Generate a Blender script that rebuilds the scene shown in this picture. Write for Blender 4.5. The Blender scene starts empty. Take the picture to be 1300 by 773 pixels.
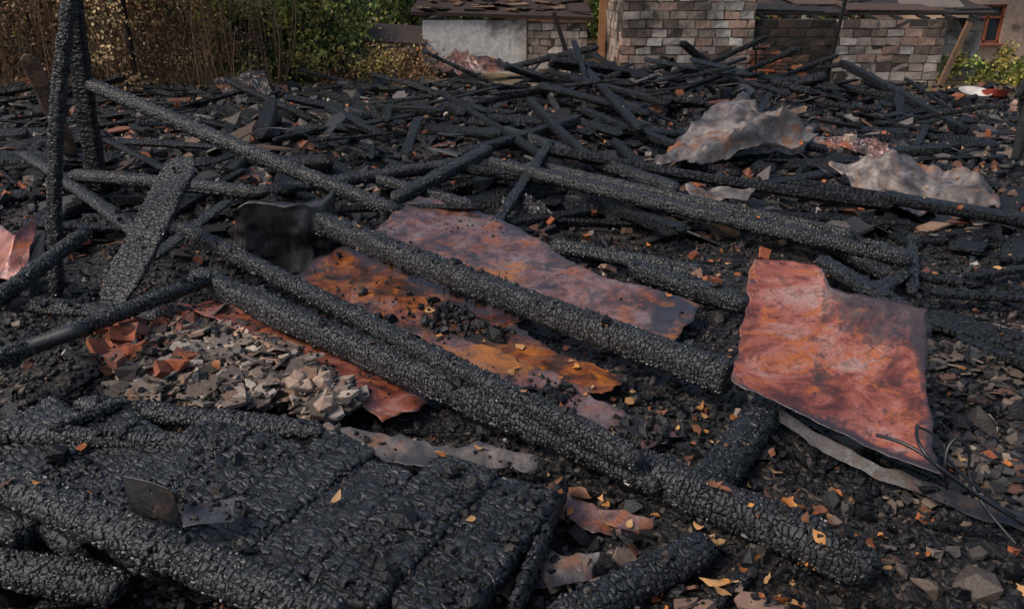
import bpy, math, random
import numpy as np
from mathutils import Vector, Matrix
random.seed(7); rng=np.random.default_rng(7)
scene=bpy.context.scene
H=2.2; PITCH=math.radians(22); F=1011.0
def ray(u,v):
    x=(u-650)/F; y=(386.5-v)/F
    return np.array([x, math.cos(PITCH)+y*math.sin(PITCH), -math.sin(PITCH)+y*math.cos(PITCH)])
def G(u,v,z=0.0):
    d=ray(u,v); t=(z-H)/d[2]; return np.array([0,0,H])+d*t
def D(u,v,yy):
    d=ray(u,v); return np.array([0,0,H])+d*(yy/d[1])
# ---------- noise
def _h(a,b,c,seed):
    n=(a*374761393+b*668265263+c*2147483647+seed*1274126177)&0xffffffff
    n=((n^(n>>13))*1274126177)&0xffffffff
    n=(n^(n>>16))
    return (n&0xffff)/65535.0
def vn(P,s=1.0,seed=0):
    P=np.asarray(P,float)*s; i=np.floor(P).astype(np.int64); f=P-i; f=f*f*(3-2*f)
    r=0
    for dx in (0,1):
        for dy in (0,1):
            for dz in (0,1):
                w=(f[...,0] if dx else 1-f[...,0])*(f[...,1] if dy else 1-f[...,1])*(f[...,2] if dz else 1-f[...,2])
                r=r+w*_h(i[...,0]+dx,i[...,1]+dy,i[...,2]+dz,seed)
    return r-0.5
def mound(x,y):
    return (.5*np.exp(-((x-3.2)**2/10+(y-14.5)**2/6))+.3*np.exp(-((x+2)**2/14+(y-11)**2/5))+.18*np.exp(-((x+2.2)**2/.8+(y-4.4)**2/.25)))
def gh(x,y):
    x=np.asarray(x,float); y=np.asarray(y,float)
    P=np.stack([x,y,x*0],-1)
    near=np.clip(1-(np.hypot(x,y-8)-14)/20,0,1)
    return near*(vn(P,1.1,1)*.12+vn(P,4,2)*.05+vn(P,13,3)*.02)+mound(x,y)*.8-.02
# ---------- accumulators
class Acc:
    def __init__(s): s.V=[];s.Q=[];s.T=[];s.g=[];s.c=[];s.n=0
    def add(s,V,Q=None,T=None,g=None,c=None):
        V=np.asarray(V,float).reshape(-1,3)
        if Q is not None and len(Q): s.Q.append(np.asarray(Q,int)+s.n)
        if T is not None and len(T): s.T.append(np.asarray(T,int)+s.n)
        s.V.append(V); s.g.append(V if g is None else np.asarray(g).reshape(-1,3))
        if c is None: c=(0,0,0)
        c=np.asarray(c,float)
        if c.ndim==1: c=np.tile(c,(len(V),1))
        s.c.append(c.reshape(-1,3)); s.n+=len(V)
    def build(s,name,mat,smooth=True,parent=None):
        V=np.concatenate(s.V); me=bpy.data.meshes.new(name)
        Q=np.concatenate(s.Q) if s.Q else np.zeros((0,4),int)
        T=np.concatenate(s.T) if s.T else np.zeros((0,3),int)
        me.vertices.add(len(V)); me.vertices.foreach_set('co',V.ravel())
        L=np.concatenate([Q.ravel(),T.ravel()])
        me.loops.add(len(L)); me.loops.foreach_set('vertex_index',L.astype(np.int32))
        me.polygons.add(len(Q)+len(T))
        st=np.concatenate([np.arange(len(Q))*4,len(Q)*4+np.arange(len(T))*3]).astype(np.int32)
        me.polygons.foreach_set('loop_start',st)
        me.update(calc_edges=True); me.validate()
        me.polygons.foreach_set('use_smooth',[smooth]*len(me.polygons))
        a=me.attributes.new('gc','FLOAT_VECTOR','POINT'); a.data.foreach_set('vector',np.concatenate(s.g).ravel())
        a=me.attributes.new('col','FLOAT_COLOR','POINT'); C=np.concatenate(s.c); a.data.foreach_set('color',np.concatenate([C,np.ones((len(C),1))],1).ravel())
        ob=bpy.data.objects.new(name,me); scene.collection.objects.link(ob)
        me.materials.append(mat)
        if parent: ob.parent=parent
        return ob
# ---------- materials
class N:
    def __init__(s,name):
        s.m=bpy.data.materials.new(name); s.m.use_nodes=True; s.t=s.m.node_tree; s.b=s.t.nodes['Principled BSDF']; s.o=s.t.nodes['Material Output']
    def n(s,ty): return s.t.nodes.new(ty)
    def l(s,a,b): s.t.links.new(a,b)
    def attr(s,name,vec=True):
        x=s.n('ShaderNodeAttribute'); x.attribute_name=name; return x.outputs['Vector' if vec else 'Color']
    def mul(s,v,xyz):
        x=s.n('ShaderNodeVectorMath'); x.operation='MULTIPLY'; s.l(v,x.inputs[0]); x.inputs[1].default_value=xyz; return x.outputs[0]
    def noise(s,v,scale,detail=4,rough=.55,dist=0,color=False):
        x=s.n('ShaderNodeTexNoise'); s.l(v,x.inputs['Vector']); x.inputs['Scale'].default_value=scale; x.inputs['Detail'].default_value=detail; x.inputs['Roughness'].default_value=rough; x.inputs['Distortion'].default_value=dist
        return x.outputs['Color' if color else 'Fac']
    def vor(s,v,scale,feat='DISTANCE_TO_EDGE',rnd=1.0,out='Distance',metric=None):
        x=s.n('ShaderNodeTexVoronoi'); x.feature=feat
        if metric: x.distance=metric
        s.l(v,x.inputs['Vector']); x.inputs['Scale'].default_value=scale; x.inputs['Randomness'].default_value=rnd
        return x if out is None else x.outputs[out]
    def ramp(s,f,stops):
        x=s.n('ShaderNodeValToRGB'); s.l(f,x.inputs[0]); e=x.color_ramp.elements
        while len(e)<len(stops): e.new(.5)
        for i,(p,c) in enumerate(stops):
            e[i].position=p; e[i].color=(c,c,c,1) if isinstance(c,(int,float)) else (*c,1)
        return x.outputs[0]
    def mix(s,f,a,b,bt='MIX'):
        x=s.n('ShaderNodeMix'); x.data_type='RGBA'; x.blend_type=bt
        if isinstance(f,(int,float)): x.inputs[0].default_value=f
        else: s.l(f,x.inputs[0])
        for q,i in ((a,6),(b,7)):
            if isinstance(q,tuple): x.inputs[i].default_value=(*q,1)
            else: s.l(q,x.inputs[i])
        return x.outputs[2]
    def math(s,op,a,b=None,c=None):
        x=s.n('ShaderNodeMath'); x.operation=op
        for i,q in enumerate((a,b,c)):
            if q is None: continue
            if isinstance(q,(int,float)): x.inputs[i].default_value=q
            else: s.l(q,x.inputs[i])
        return x.outputs[0]
    def vadd(s,a,b,op='ADD'):
        x=s.n('ShaderNodeVectorMath'); x.operation=op; s.l(a,x.inputs[0]); s.l(b,x.inputs[1]); return x.outputs[0]
    def bump(s,h,strength,dist):
        x=s.n('ShaderNodeBump'); s.l(h,x.inputs['Height']); x.inputs['Strength'].default_value=strength; x.inputs['Distance'].default_value=dist; s.l(x.outputs[0],s.b.inputs['Normal'])
    def fin(s,col=None,rough=None,metal=None,spec=None):
        for k,q in (('Base Color',col),('Roughness',rough),('Metallic',metal),('Specular IOR Level',spec)):
            if q is None: continue
            if isinstance(q,tuple): s.b.inputs[k].default_value=(*q,1)
            elif isinstance(q,(int,float)): s.b.inputs[k].default_value=q
            else: s.l(q,s.b.inputs[k])
        return s.m
def char_mat(name,disp=True,sx=30,sy=20,depth=.013,spec=.6,ashf=.35):
    k=N(name); g=k.attr('gc')
    w=k.noise(g,13,2,color=True); w2=k.mul(w,(.05,.05,.05)); g2=k.vadd(g,w2)
    p=k.mul(g2,(sx,sy,sy))
    v1=k.vor(p,1.0,'F1',.8,None,'CHEBYCHEV'); v2=k.vor(p,1.0,'F2',.8,None,'CHEBYCHEV')
    e=k.math('SUBTRACT',v2.outputs['Distance'],v1.outputs['Distance'])
    big=k.ramp(e,[(0,0),(.06,.2),(.16,.8),(.5,1)])
    nf=k.noise(k.mul(g,(1,2.0,2.0)),110,3,.65); ns=k.noise(g,8,2)
    sp=k.n('ShaderNodeSeparateColor'); k.l(v1.outputs['Color'],sp.inputs[0])
    h=k.math('MULTIPLY',big,k.math('MULTIPLY_ADD',sp.outputs[0],1.0,.45))
    h=k.math('ADD',h,k.math('MULTIPLY',ns,1.6))
    h=k.math('ADD',h,k.math('MULTIPLY',nf,.42))
    c=k.ramp(nf,[(.3,(.003,.0037,.005)),(.55,(.008,.010,.013)),(.72,(.045,.054,.064))])
    ash=k.ramp(k.noise(g,3.5,4,.65),[(.58,0),(.76,ashf)])
    c=k.mix(ash,c,(.07,.07,.075))
    c=k.mix(big,(.0008,.0008,.0008),c)
    if disp:
        d=k.n('ShaderNodeDisplacement'); k.l(h,d.inputs['Height']); d.inputs['Midlevel'].default_value=1.4; d.inputs['Scale'].default_value=depth; k.l(d.outputs[0],k.o.inputs['Displacement'])
        k.m.displacement_method='BOTH'
    else: k.bump(h,1,depth)
    r=k.ramp(nf,[(.3,.46),(.7,.22)])
    return k.fin(c,r,0,spec)
M_char=char_mat('charred_wood_near',True,40,24,.012,.8); M_charp=char_mat('charred_wood_panel',True,36,16,.0135,.8); M_charf=char_mat('charred_wood_far',False,20,10,.02,.35,.25)
def rust_mat(name,pal,scale=3.2,dark=.53,rough=.42,streak=(1,1,1),metal=.15,spots=.6,orc=(.40,.14,.02)):
    k=N(name); g=k.attr('gc'); gs=k.mul(g,streak)
    n1=k.noise(gs,scale,7,.66,.8); n2=k.noise(gs,scale*1.3,6,.7,1.5); n3=k.noise(g,70,3,.75); n4=k.noise(g,scale*.8,6,.68,.6); n5=k.noise(g,18,5,.75,.5)
    c=k.ramp(n1,[(.38,pal[0]),(.46,pal[1]),(.54,pal[2]),(.64,pal[3])])
    c=k.mix(k.ramp(n2,[(.52,0),(.62,.95)]),c,pal[4])
    c=k.mix(k.ramp(n5,[(.50,0),(.66,.8)]),c,pal[0])
    c=k.mix(k.ramp(n4,[(dark-.05,0),(dark+.03,.75),(dark+.12,.95)]),c,(.022,.021,.025))
    sp=k.n('ShaderNodeSeparateColor'); k.l(k.attr('col',False),sp.inputs[0])
    so=k.math('ADD',sp.outputs[0],k.math('MULTIPLY_ADD',n5,1.3,-.65))
    so=k.math('ADD',so,k.math('MULTIPLY_ADD',n1,1.0,-.5))
    c=k.mix(k.ramp(so,[(.34,0),(.52,.6),(.82,.93)]),c,(.030,.027,.033))
    orr=k.math('ADD',sp.outputs[1],k.math('MULTIPLY_ADD',n2,1.2,-.6))
    c=k.mix(k.ramp(orr,[(.42,0),(.68,.85)]),c,orc)
    c=k.mix(k.ramp(n3,[(.55,0),(.7,spots)]),c,(.03,.018,.015))
    r=k.ramp(n2,[(.3,rough-.12),(.7,rough+.25)])
    h=k.math('ADD',k.math('MULTIPLY',n3,.35),k.math('ADD',n1,k.math('MULTIPLY',n5,.5)))
    k.bump(h,.55,.012)
    return k.fin(c,r,metal,.75)
pinkpal=[(.05,.028,.027),(.14,.066,.055),(.22,.12,.105),(.20,.15,.145),(.28,.08,.024)]
redpal=[(.075,.024,.018),(.23,.06,.038),(.36,.125,.09),(.38,.22,.185),(.38,.10,.024)]
orpal=[(.04,.02,.014),(.16,.042,.015),(.29,.08,.016),(.18,.11,.10),(.42,.13,.014)]
gpal=[(.04,.035,.033),(.12,.098,.085),(.21,.175,.155),(.31,.275,.25),(.20,.09,.045)]
M_pink=rust_mat('burnt_sheet_pink',pinkpal,3.0,.56,.28); M_red=rust_mat('burnt_sheet_red',redpal,2.6,.63,.28,(1,1.6,.6))
M_or=rust_mat('burnt_sheet_orange',orpal,3.2,.55,.25); M_grey=rust_mat('burnt_sheet_grey',gpal,1.8,.6,.42,metal=.25,spots=.3)
M_black=rust_mat('black_scorched_metal',[(.01,.01,.012),(.016,.016,.019),(.028,.027,.03),(.045,.042,.045),(.07,.035,.025)],4,.6,.4,metal=.3)
M_brk=rust_mat('bare_steel',[(.03,.03,.034),(.05,.05,.055),(.08,.08,.085),(.12,.12,.12),(.09,.05,.03)],6,.62,.35,metal=.5)
M_tub=rust_mat('scorched_drape',[(.004,.004,.005),(.007,.007,.008),(.012,.011,.011),(.035,.03,.028),(.02,.011,.009)],4,.58,.34,(3.5,3.5,.35),.1)
def vc_mat(name,rough=.8,bump=.4,bscale=40,soot=0.0,nvar=.5):
    k=N(name); c=k.attr('col',False); g=k.attr('gc'); n=k.noise(g,bscale,4,.65)
    f=k.ramp(n,[(.25,1-nvar),(.75,1.0)]); c=k.mix(1.0,c,f,'MULTIPLY')
    if soot>0: c=k.mix(k.ramp(k.noise(g,bscale*.18,4,.6),[(.68-soot*.4,0),(.84-soot*.4,.9)]),c,(.014,.014,.015))
    k.bump(n,bump,.02); return k.fin(c,rough,0,.3)
M_rub=vc_mat('rubble',.85,.5,30,.1); M_leaf=vc_mat('leaf',.5,.2,60,0,.3); M_fol=vc_mat('foliage',.6,0,5,0,.1); M_chip=vc_mat('char_chips',.34,.5,60,0,.6)
M_slate=vc_mat('slate_shards',.55,.4,25,.25)
M_paint=vc_mat('plain_surface',.75,.3,8,.2,.5)
M_bark=vc_mat('bark',.9,.8,25,.1)
def block_mat():
    k=N('masonry_blocks'); c=k.attr('col',False); g=k.attr('gc'); tc=k.n('ShaderNodeTexCoord').outputs['Object']
    n=k.noise(g,9,5,.7); c=k.mix(1.0,c,k.ramp(n,[(.3,.5),(.7,1.0)]),'MULTIPLY')
    big=k.noise(tc,.9,6,.65,.6); c=k.mix(k.ramp(big,[(.52,0),(.66,.75)]),c,(.035,.027,.023))
    st=k.noise(k.mul(tc,(2.2,2.2,.5)),1.6,4,.6); c=k.mix(k.ramp(st,[(.54,0),(.72,.5)]),c,(.08,.06,.048))
    k.bump(n,.7,.03); return k.fin(c,.9,0,.25)
M_block=block_mat()
def ground_mat():
    k=N('ash_ground'); tc=k.n('ShaderNodeTexCoord').outputs['Object']
    n1=k.noise(tc,1.2,5,.6,.3); n2=k.noise(tc,9,6,.7); n3=k.noise(tc,70,3,.7); v=k.vor(tc,34,'F1',1,'Distance'); vc=k.vor(tc,34,'F1',1,'Color')
    c=k.ramp(n2,[(.3,(.004,.004,.005)),(.5,(.010,.010,.011)),(.62,(.03,.026,.024)),(.8,(.09,.07,.055))])
    c=k.mix(k.ramp(n1,[(.52,0),(.68,.65)]),c,(.055,.034,.022))
    sp=k.n('ShaderNodeSeparateColor'); k.l(vc,sp.inputs[0])
    c=k.mix(k.ramp(sp.outputs[0],[(.88,0),(.94,.5)]),c,(.19,.14,.105))
    sx=k.n('ShaderNodeSeparateXYZ'); k.l(tc,sx.inputs[0])
    far=k.math('ADD',sx.outputs[1],k.math('MULTIPLY',n1,6.0)); far=k.ramp(k.math('MULTIPLY',far,1/40),[(.46,0),(.54,1)])
    litter=k.ramp(n2,[(.3,(.08,.055,.03)),(.5,(.19,.13,.065)),(.7,(.13,.14,.05))])
    c=k.mix(far,c,litter)
    h=k.math('ADD',k.math('MULTIPLY',v,-1.0),k.math('ADD',k.math('MULTIPLY',n2,2.0),k.math('MULTIPLY',n3,.7)))
    k.bump(h,.9,.03); return k.fin(c,k.ramp(n3,[(.3,.7),(.7,.42)]),0,.45)
M_ground=ground_mat()
# ---------- ground sheet
xs=np.concatenate([np.array([-400,-150,-70,-40,-25]),np.linspace(-14,14,420),np.array([25,40,70,150,400])])
ys=np.concatenate([np.array([-200,-60,-20,-6]),np.linspace(0,8,240),np.linspace(8.06,22,200),np.array([26,32,45,80,160,400])])
X,Y=np.meshgrid(xs,ys); Z=gh(X,Y); nx=len(xs); ny=len(ys)
i=np.arange(nx*ny).reshape(ny,nx); Q=np.stack([i[:-1,:-1],i[:-1,1:],i[1:,1:],i[1:,:-1]],-1).reshape(-1,4)
a=Acc(); a.add(np.stack([X,Y,Z],-1),Q); a.build('ground',M_ground)
# ---------- beams
def beam(p0,p1,w,h,dl=.02,nc=24,sq=2.2,rough=.07,bend=.01,roll=0,burn=.1,seed=None):
    p0=np.array(p0,float);p1=np.array(p1,float);L=np.linalg.norm(p1-p0); n=max(8,int(L/dl)); t=np.linspace(0,1,n)
    if seed is None: seed=int(rng.integers(1,9999))
    off=rng.random(3)*50
    X_=(p1-p0)/L; up=np.array([0,0,1.]) if abs(X_[2])<.9 else np.array([0,1.,0])
    Y_=np.cross(up,X_);Y_/=np.linalg.norm(Y_);Z_=np.cross(X_,Y_)
    c,s=math.cos(roll),math.sin(roll); Y_,Z_=Y_*c+Z_*s,-Y_*s+Z_*c
    a_=np.linspace(0,2*math.pi,nc,endpoint=False)
    cx=np.sign(np.cos(a_))*np.abs(np.cos(a_))**(2/sq)*w/2; cz=np.sign(np.sin(a_))*np.abs(np.sin(a_))**(2/sq)*h/2
    xl=t[:,None]*L+0*a_[None]; lp=np.stack([xl,cx[None]+0*xl,cz[None]+0*xl],-1)
    f=1+rough*2*vn(lp+off,3.0,seed)+rough*1.5*vn(lp+off,11.0,seed+1)
    endn=.5+1.2*(vn(np.stack([cx*8,cz*8,cx*0],-1)[None]+off,1.5,seed+2))
    ds=np.minimum(xl,L-xl); bl=burn*(.5+endn)+1e-4
    e=np.clip(ds/bl,0,1)**.45; e=.35+.65*e if burn>0.03 else np.clip(.85+.15*ds/.01,0,1)
    f=f*e
    yl=lp[...,1]*f; zl=lp[...,2]*f
    b1,b2=rng.normal(size=2)*bend*L; cb=np.sin(math.pi*t)[:,None]
    yl=yl+cb*b1; zl=zl+cb*b2*.4
    W=p0+xl[...,None]*X_+yl[...,None]*Y_+zl[...,None]*Z_
    gc=np.stack([xl,yl,zl],-1)+off
    idx=np.arange(n*nc).reshape(n,nc); r=np.roll(idx,-1,1)
    Q=np.stack([idx[:-1],r[:-1],r[1:],idx[1:]],-1).reshape(-1,4)
    V=np.concatenate([W.reshape(-1,3),[W[0].mean(0)-X_*.01,W[-1].mean(0)+X_*.01]]); g=np.concatenate([gc.reshape(-1,3),[gc[0].mean(0),gc[-1].mean(0)]])
    T=np.concatenate([np.stack([r[0],idx[0],np.full(nc,n*nc)],-1),np.stack([idx[-1],r[-1],np.full(nc,n*nc+1)],-1)])
    return V,Q,T,g
def log(p0,p1,w,h=None,name='charred_log',mat=None,**k):
    h=h or w; m=(np.array(p0)+np.array(p1))/2; d=min(np.hypot(*m[:2]),np.hypot(*p1[:2]),np.hypot(*p0[:2]))
    dl=.006 if d<4.7 else (.012 if d<8 else .03)
    nc=max(12,min(110,int((w+h)*1.57/dl)))
    V,Q,T,g=beam(p0,p1,w,h,dl=dl,nc=nc,**k)
    a=Acc();a.add(V,Q,T,g); return a.build(name,mat or (M_char if d<8 else M_charf))
# main logs
log(G(246,350,.24),G(1112,722,.12),.165,.165,bend=.004,burn=.12,rough=.09,sq=3)
log(G(560,462,.2),G(835,618,.16),.13,.12,bend=.005,burn=.2)
log(G(228,288,.34),G(812,585,.27),.10,.10,bend=.005,sq=3.5)
log(G(408,283,.38),G(926,480,.24),.165,.165,sq=3,bend=.004,burn=.03)
# leaning posts left
log(G(72,378,0),D(97,-60,5.6),.085,.085,name='charred_post',bend=.01,sq=3.5)
log(G(127,252,0),D(84,-60,8.2),.19,.13,name='charred_post',bend=.01,sq=4)
log(G(92,200,.2),D(34,70,9.0),.2,.04,name='scorched_plank',bend=.01,sq=5,mat=rust_mat('scorched_bare_wood',[(.04,.025,.018),(.13,.07,.04),(.22,.12,.07),(.28,.18,.11),(.07,.04,.03)],4,.58,.8,(1,1,.3),0))
log(D(108,104,8.4),G(505,270,.3),.135,.135,bend=.006,mat=M_char)
log(G(90,222,.35),G(330,246,.3),.15,.13); log(G(132,176,.5),G(212,216,.35),.11,.05,name='charred_plank')
log(G(-60,420,.3),G(112,292,.5),.1,.1); log(G(-40,470,.35),G(268,352,.3),.09,.09); log(G(-30,382,.3),G(218,400,.18),.16,.08,name='charred_plank')
log(G(30,195,.3),G(180,300,.2),.13,.1); log(G(190,330,.15),G(290,255,.3),.12,.04,name='charred_plank')
log(G(320,246,.3),G(600,205,.35),.14,.12)
log(G(140,390,.12),G(236,200,.95),.28,.06,name='charred_plank',sq=4,burn=.25)
# middle and right logs
for q in [(620,205,.42,1158,330,.15,.14),(690,190,.45,1135,262,.2,.14),(690,214,.3,1085,302,.2,.13),(860,262,.15,1130,318,.12,.13),(700,312,.1,895,348,.1,.15),
 (800,338,.12,950,388,.1,.15),(500,254,.25,622,190,.5,.14),(560,118,.5,692,200,.35,.13),(672,128,.6,745,200,.4,.12),(470,152,.2,690,166,.3,.13),
 (300,156,.2,560,178,.2,.13),(470,225,.3,600,262,.2,.12),(560,210,.4,720,232,.3,.12),(620,300,.1,700,180,.5,.1),(740,140,.4,900,200,.25,.13),
 (780,180,.3,830,225,.15,.12),(725,66,.9,812,165,.4,.13),(700,92,.7,850,132,.5,.13),(1068,80,.7,1225,168,.1,.15),(1060,104,.4,1190,152,.15,.13),
 (1150,100,.5,1225,150,.1,.08),(880,150,.4,1050,190,.25,.12),(1040,330,.1,1160,400,.06,.12),(640,165,.4,860,240,.3,.12),(230,190,.2,420,215,.25,.12),
 (200,232,.2,400,262,.15,.13),(1000,232,.22,1190,262,.08,.12),(960,270,.12,1130,350,.06,.10),(640,88,.5,760,60,1.0,.12),(610,130,.4,790,95,.6,.13)]:
    log(G(*q[:3]),G(*q[3:6]),q[6],q[6]*random.uniform(.75,1),bend=.008,sq=random.choice([3,4,4]),burn=.05,roll=random.uniform(-.6,.6),rough=.1)
# right boards
for (u0,v0,u1,v1,w_) in [(1172,402,1330,446,.3),(1225,318,1300,240,.26),(1280,330,1340,270,.2),(1190,300,1262,292,.1),(1180,372,1300,378,.12),(1215,430,1330,470,.1),(1120,215,1240,190,.1),(1180,182,1270,176,.12),(1230,352,1310,340,.09)]:
    log(G(u0,v0,.06),G(u1,v1,.07),w_,.05,name='charred_plank',sq=6,burn=.03,mat=M_charf)
log(G(1156,300,.05),G(1158,372,.05),.08,.05,name='charred_plank')
log(G(1100,372,.08),G(1150,345,.1),.12,.04,name='charred_plank')
# under right sheet
log(G(880,640,.1),G(985,500,.12),.18,.18); log(G(1010,372,.12),G(1180,420,.12),.25,.05,name='charred_plank')
# foreground panel of charred boards
T0,T1,B0,B1=G(60,520,.24),G(722,612,.22),G(-190,640,.14),G(585,800,.2)
par=bpy.data.objects.new('charred_board_panel',None); scene.collection.objects.link(par)
npl=9; dz=[0,.006,-.004,.004,0,.006,-.004,.0,-.035]; dp=[.0,.05,-.06,.03,-.02,.05,-.1,.0,-.05]; ww=[1.06,1.06,1.05,1.04,1.06,1.05,.97,1.03,1.0]
for j in range(npl):
    f=(j+.5)/npl; w=np.linalg.norm(T1-T0)/npl
    p=T0+(T1-T0)*f; q=B0+(B1-B0)*f; d=(p-q)/np.linalg.norm(p-q)
    p=p+d*dp[j]+np.array([0,0,dz[j]+random.uniform(-.008,.008)]); q=q+np.array([0,0,dz[j]])
    V,Q,T,g=beam(q,p,w*ww[j],.11,dl=.006,nc=112,sq=6,rough=.05,bend=.003,burn=.04,roll=random.uniform(-.05,.05))
    a=Acc();a.add(V,Q,T,g);o=a.build('board_%d'%(j+1),M_charp);o.parent=par
log(G(-120,560,.3),G(432,790,.3),.15,.12,rough=.1,sq=3); log(G(-80,552,.28),G(300,568,.25),.10,.09); log(G(100,512,.22),G(410,548,.27),.12,.08,rough=.12)
log(G(-80,710,.12),G(160,745,.1),.15,.13); log(G(690,800,.08),G(905,690,.1),.14,.13); log(G(60,545,.32),G(160,510,.32),.05,.05)
log(G(715,612,.15),G(650,775,.12),.05,.12,name='charred_plank')
log(G(905,770,.05),G(960,722,.08),.04,.04,name='charred_stick')
# ---------- sheets
def sheet(name,top,bot,mat,amp=.03,nu=90,nv=40,edge=.02,seed=1,th=.003,curl=0,facet=False,sb=-.1,sootf=None,orf=None,fold=1.0):
    if facet: nu,nv=34,16
    top=np.array(top,float);bot=np.array(bot,float)
    def res(P):
        d=np.r_[0,np.cumsum(np.linalg.norm(np.diff(P,axis=0),axis=1))]; d/=d[-1]; s=np.linspace(0,1,nu)
        R=np.stack([np.interp(s,d,P[:,k]) for k in range(3)],-1)
        K=max(3,nu//14)|1; Rp=np.pad(R,((K//2,K//2),(0,0)),'edge'); 
        S=np.stack([np.convolve(Rp[:,k],np.ones(K)/K,'valid') for k in range(3)],-1); S[0]=R[0];S[-1]=R[-1]; return S
    A=res(top);B=res(bot); f=np.linspace(0,1,nv)[:,None,None]
    P=A[None]*(1-f)+B[None]*f
    Lu=np.linalg.norm(A[-1]-A[0]); Lv=np.linalg.norm(A-B,axis=1).mean(); F2=f[...,0]+np.zeros((1,nu)); U2=np.linspace(0,1,nu)[None]+np.zeros((nv,1))
    ed=np.minimum(np.minimum(F2,1-F2)*Lv,np.minimum(U2,1-U2)*Lu)
    so=np.clip(1-ed/.08,0,1)*.45+np.clip(vn(P,2.6,seed+40)*2.2+sb,-.2,1)
    if sootf is not None: so=so+sootf(U2,F2)
    og=np.clip(vn(P,2.1,seed+50)*2-.1,0,.6)
    if orf is not None: og=og+orf(U2,F2)
    C=np.stack([so,og,0*so],-1)
    if facet:
        nz=(np.abs(vn(P,2.2,seed))*-2.2+np.abs(vn(P,5,seed+2))*-1.0+.5)*amp
        P=P.copy(); P[...,2]+=nz; P+=rng.normal(size=P.shape)*.008
    else:
        nz=vn(P,2.2,seed)*amp*2+vn(P,6,seed+5)*amp*.8*fold-np.abs(vn(P,3.5,seed+15))*amp*1.2*fold+vn(P,17,seed+6)*amp*.25
        P=P.copy(); P[...,2]+=nz+curl*(np.abs(2*f[...,0]-1)**3)
    ex=(vn(P,5,seed+8)+.6*vn(P,19,seed+4))*edge*2; dirv=(A-B)/np.maximum(1e-6,np.linalg.norm(A-B,axis=1))[:,None]
    P+=dirv[None]*(ex*(np.abs(2*f[...,0]-1)**4))[...,None]
    du=(A[-1]-A[0]);du/=np.linalg.norm(du); uu=np.abs(np.linspace(-1,1,nu))**8
    P+=du[None,None]*((vn(P,6,seed+9)+.5*vn(P,18,seed+3))*edge*3*uu[None])[...,None]
    idx=np.arange(nu*nv).reshape(nv,nu); Q=np.stack([idx[:-1,:-1],idx[1:,:-1],idx[1:,1:],idx[:-1,1:]],-1).reshape(-1,4)
    a=Acc();a.add(P,Q,g=P+seed*3.7,c=C);o=a.build(name,mat,not facet); m=o.modifiers.new('thick','SOLIDIFY');m.thickness=th;m.offset=0
    return o
sheet('burnt_metal_sheet',[G(532,248,.32),G(600,262,.33),G(668,292,.26),G(748,345,.2),G(820,362,.22),G(893,388,.16)],[G(470,298,.28),G(560,338,.16),G(660,370,.12),G(760,410,.1),G(800,425,.1),G(848,445,.1)],M_pink,.035,seed=3,nu=160,nv=60,sb=-.05,orf=lambda u,f:.5*np.clip((u-.8)*5,0,1)+.4*np.clip((f-.7)*3,0,1),sootf=lambda u,f:.5*np.exp(-((u-.55)/.1)**2))
sheet('burnt_metal_sheet',[G(475,300,.14),G(560,350,.16),G(680,405,.1)],[G(372,348,.2),G(460,395,.14),G(560,440,.08)],M_or,.045,seed=11,edge=.04,sb=-.05)
sheet('burnt_metal_sheet',[G(640,400,.12),G(700,440,.1),G(800,486,.08)],[G(560,430,.08),G(650,470,.12),G(770,505,.08)],M_or,.03,seed=17,edge=.06,sb=.08)
sheet('burnt_metal_sheet',[G(560,420,.1),G(700,470,.13),G(790,520,.1),G(866,545,.09)],[G(520,440,.08),G(650,500,.1),G(740,545,.1),G(830,575,.08)],M_pink,.02,seed=21,edge=.05,sb=-.3)
sheet('burnt_metal_sheet',[G(285,376,.12),G(380,420,.12),G(545,500,.08)],[G(222,380,.2),G(330,430,.2),G(485,530,.08)],M_red,.04,seed=25,edge=.04,sb=.08)
# large right sheet, propped up and leaning
sheet('leaning_metal_sheet',[G(956,338,.66),G(1000,340,.66),G(1042,350,.64),G(1052,378,.57),G(1110,392,.56),G(1174,402,.56)],[G(924,492,.3),G(985,520,.26),G(1060,556,.22),G(1120,588,.18),G(1190,612,.2)],M_red,.022,seed=31,edge=.018,curl=.05,nu=140,nv=80,fold=.6,sb=-.28,
  sootf=lambda u,f:.85*np.clip((u-.38)*4,0,1)*np.clip((.42-f)*4,0,1)+.4*np.exp(-((u-.45)/.08)**2)*(f<.75)+.4*np.clip((u-.93)*14,0,1)+.4*np.clip((f-.94)*16,0,1)+.22*np.clip((.3-u)*4,0,1),orf=lambda u,f:.55*np.clip((.25-f)*5,0,1)*np.clip((.45-u)*5,0,1)-.32)
sheet('burnt_metal_strip',[G(945,495,.2),G(1060,560,.16),G(1180,612,.12),G(1320,660,.06)],[G(950,512,.15),G(1055,578,.1),G(1170,628,.08),G(1310,682,.03)],M_black,.02,seed=36)
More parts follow.
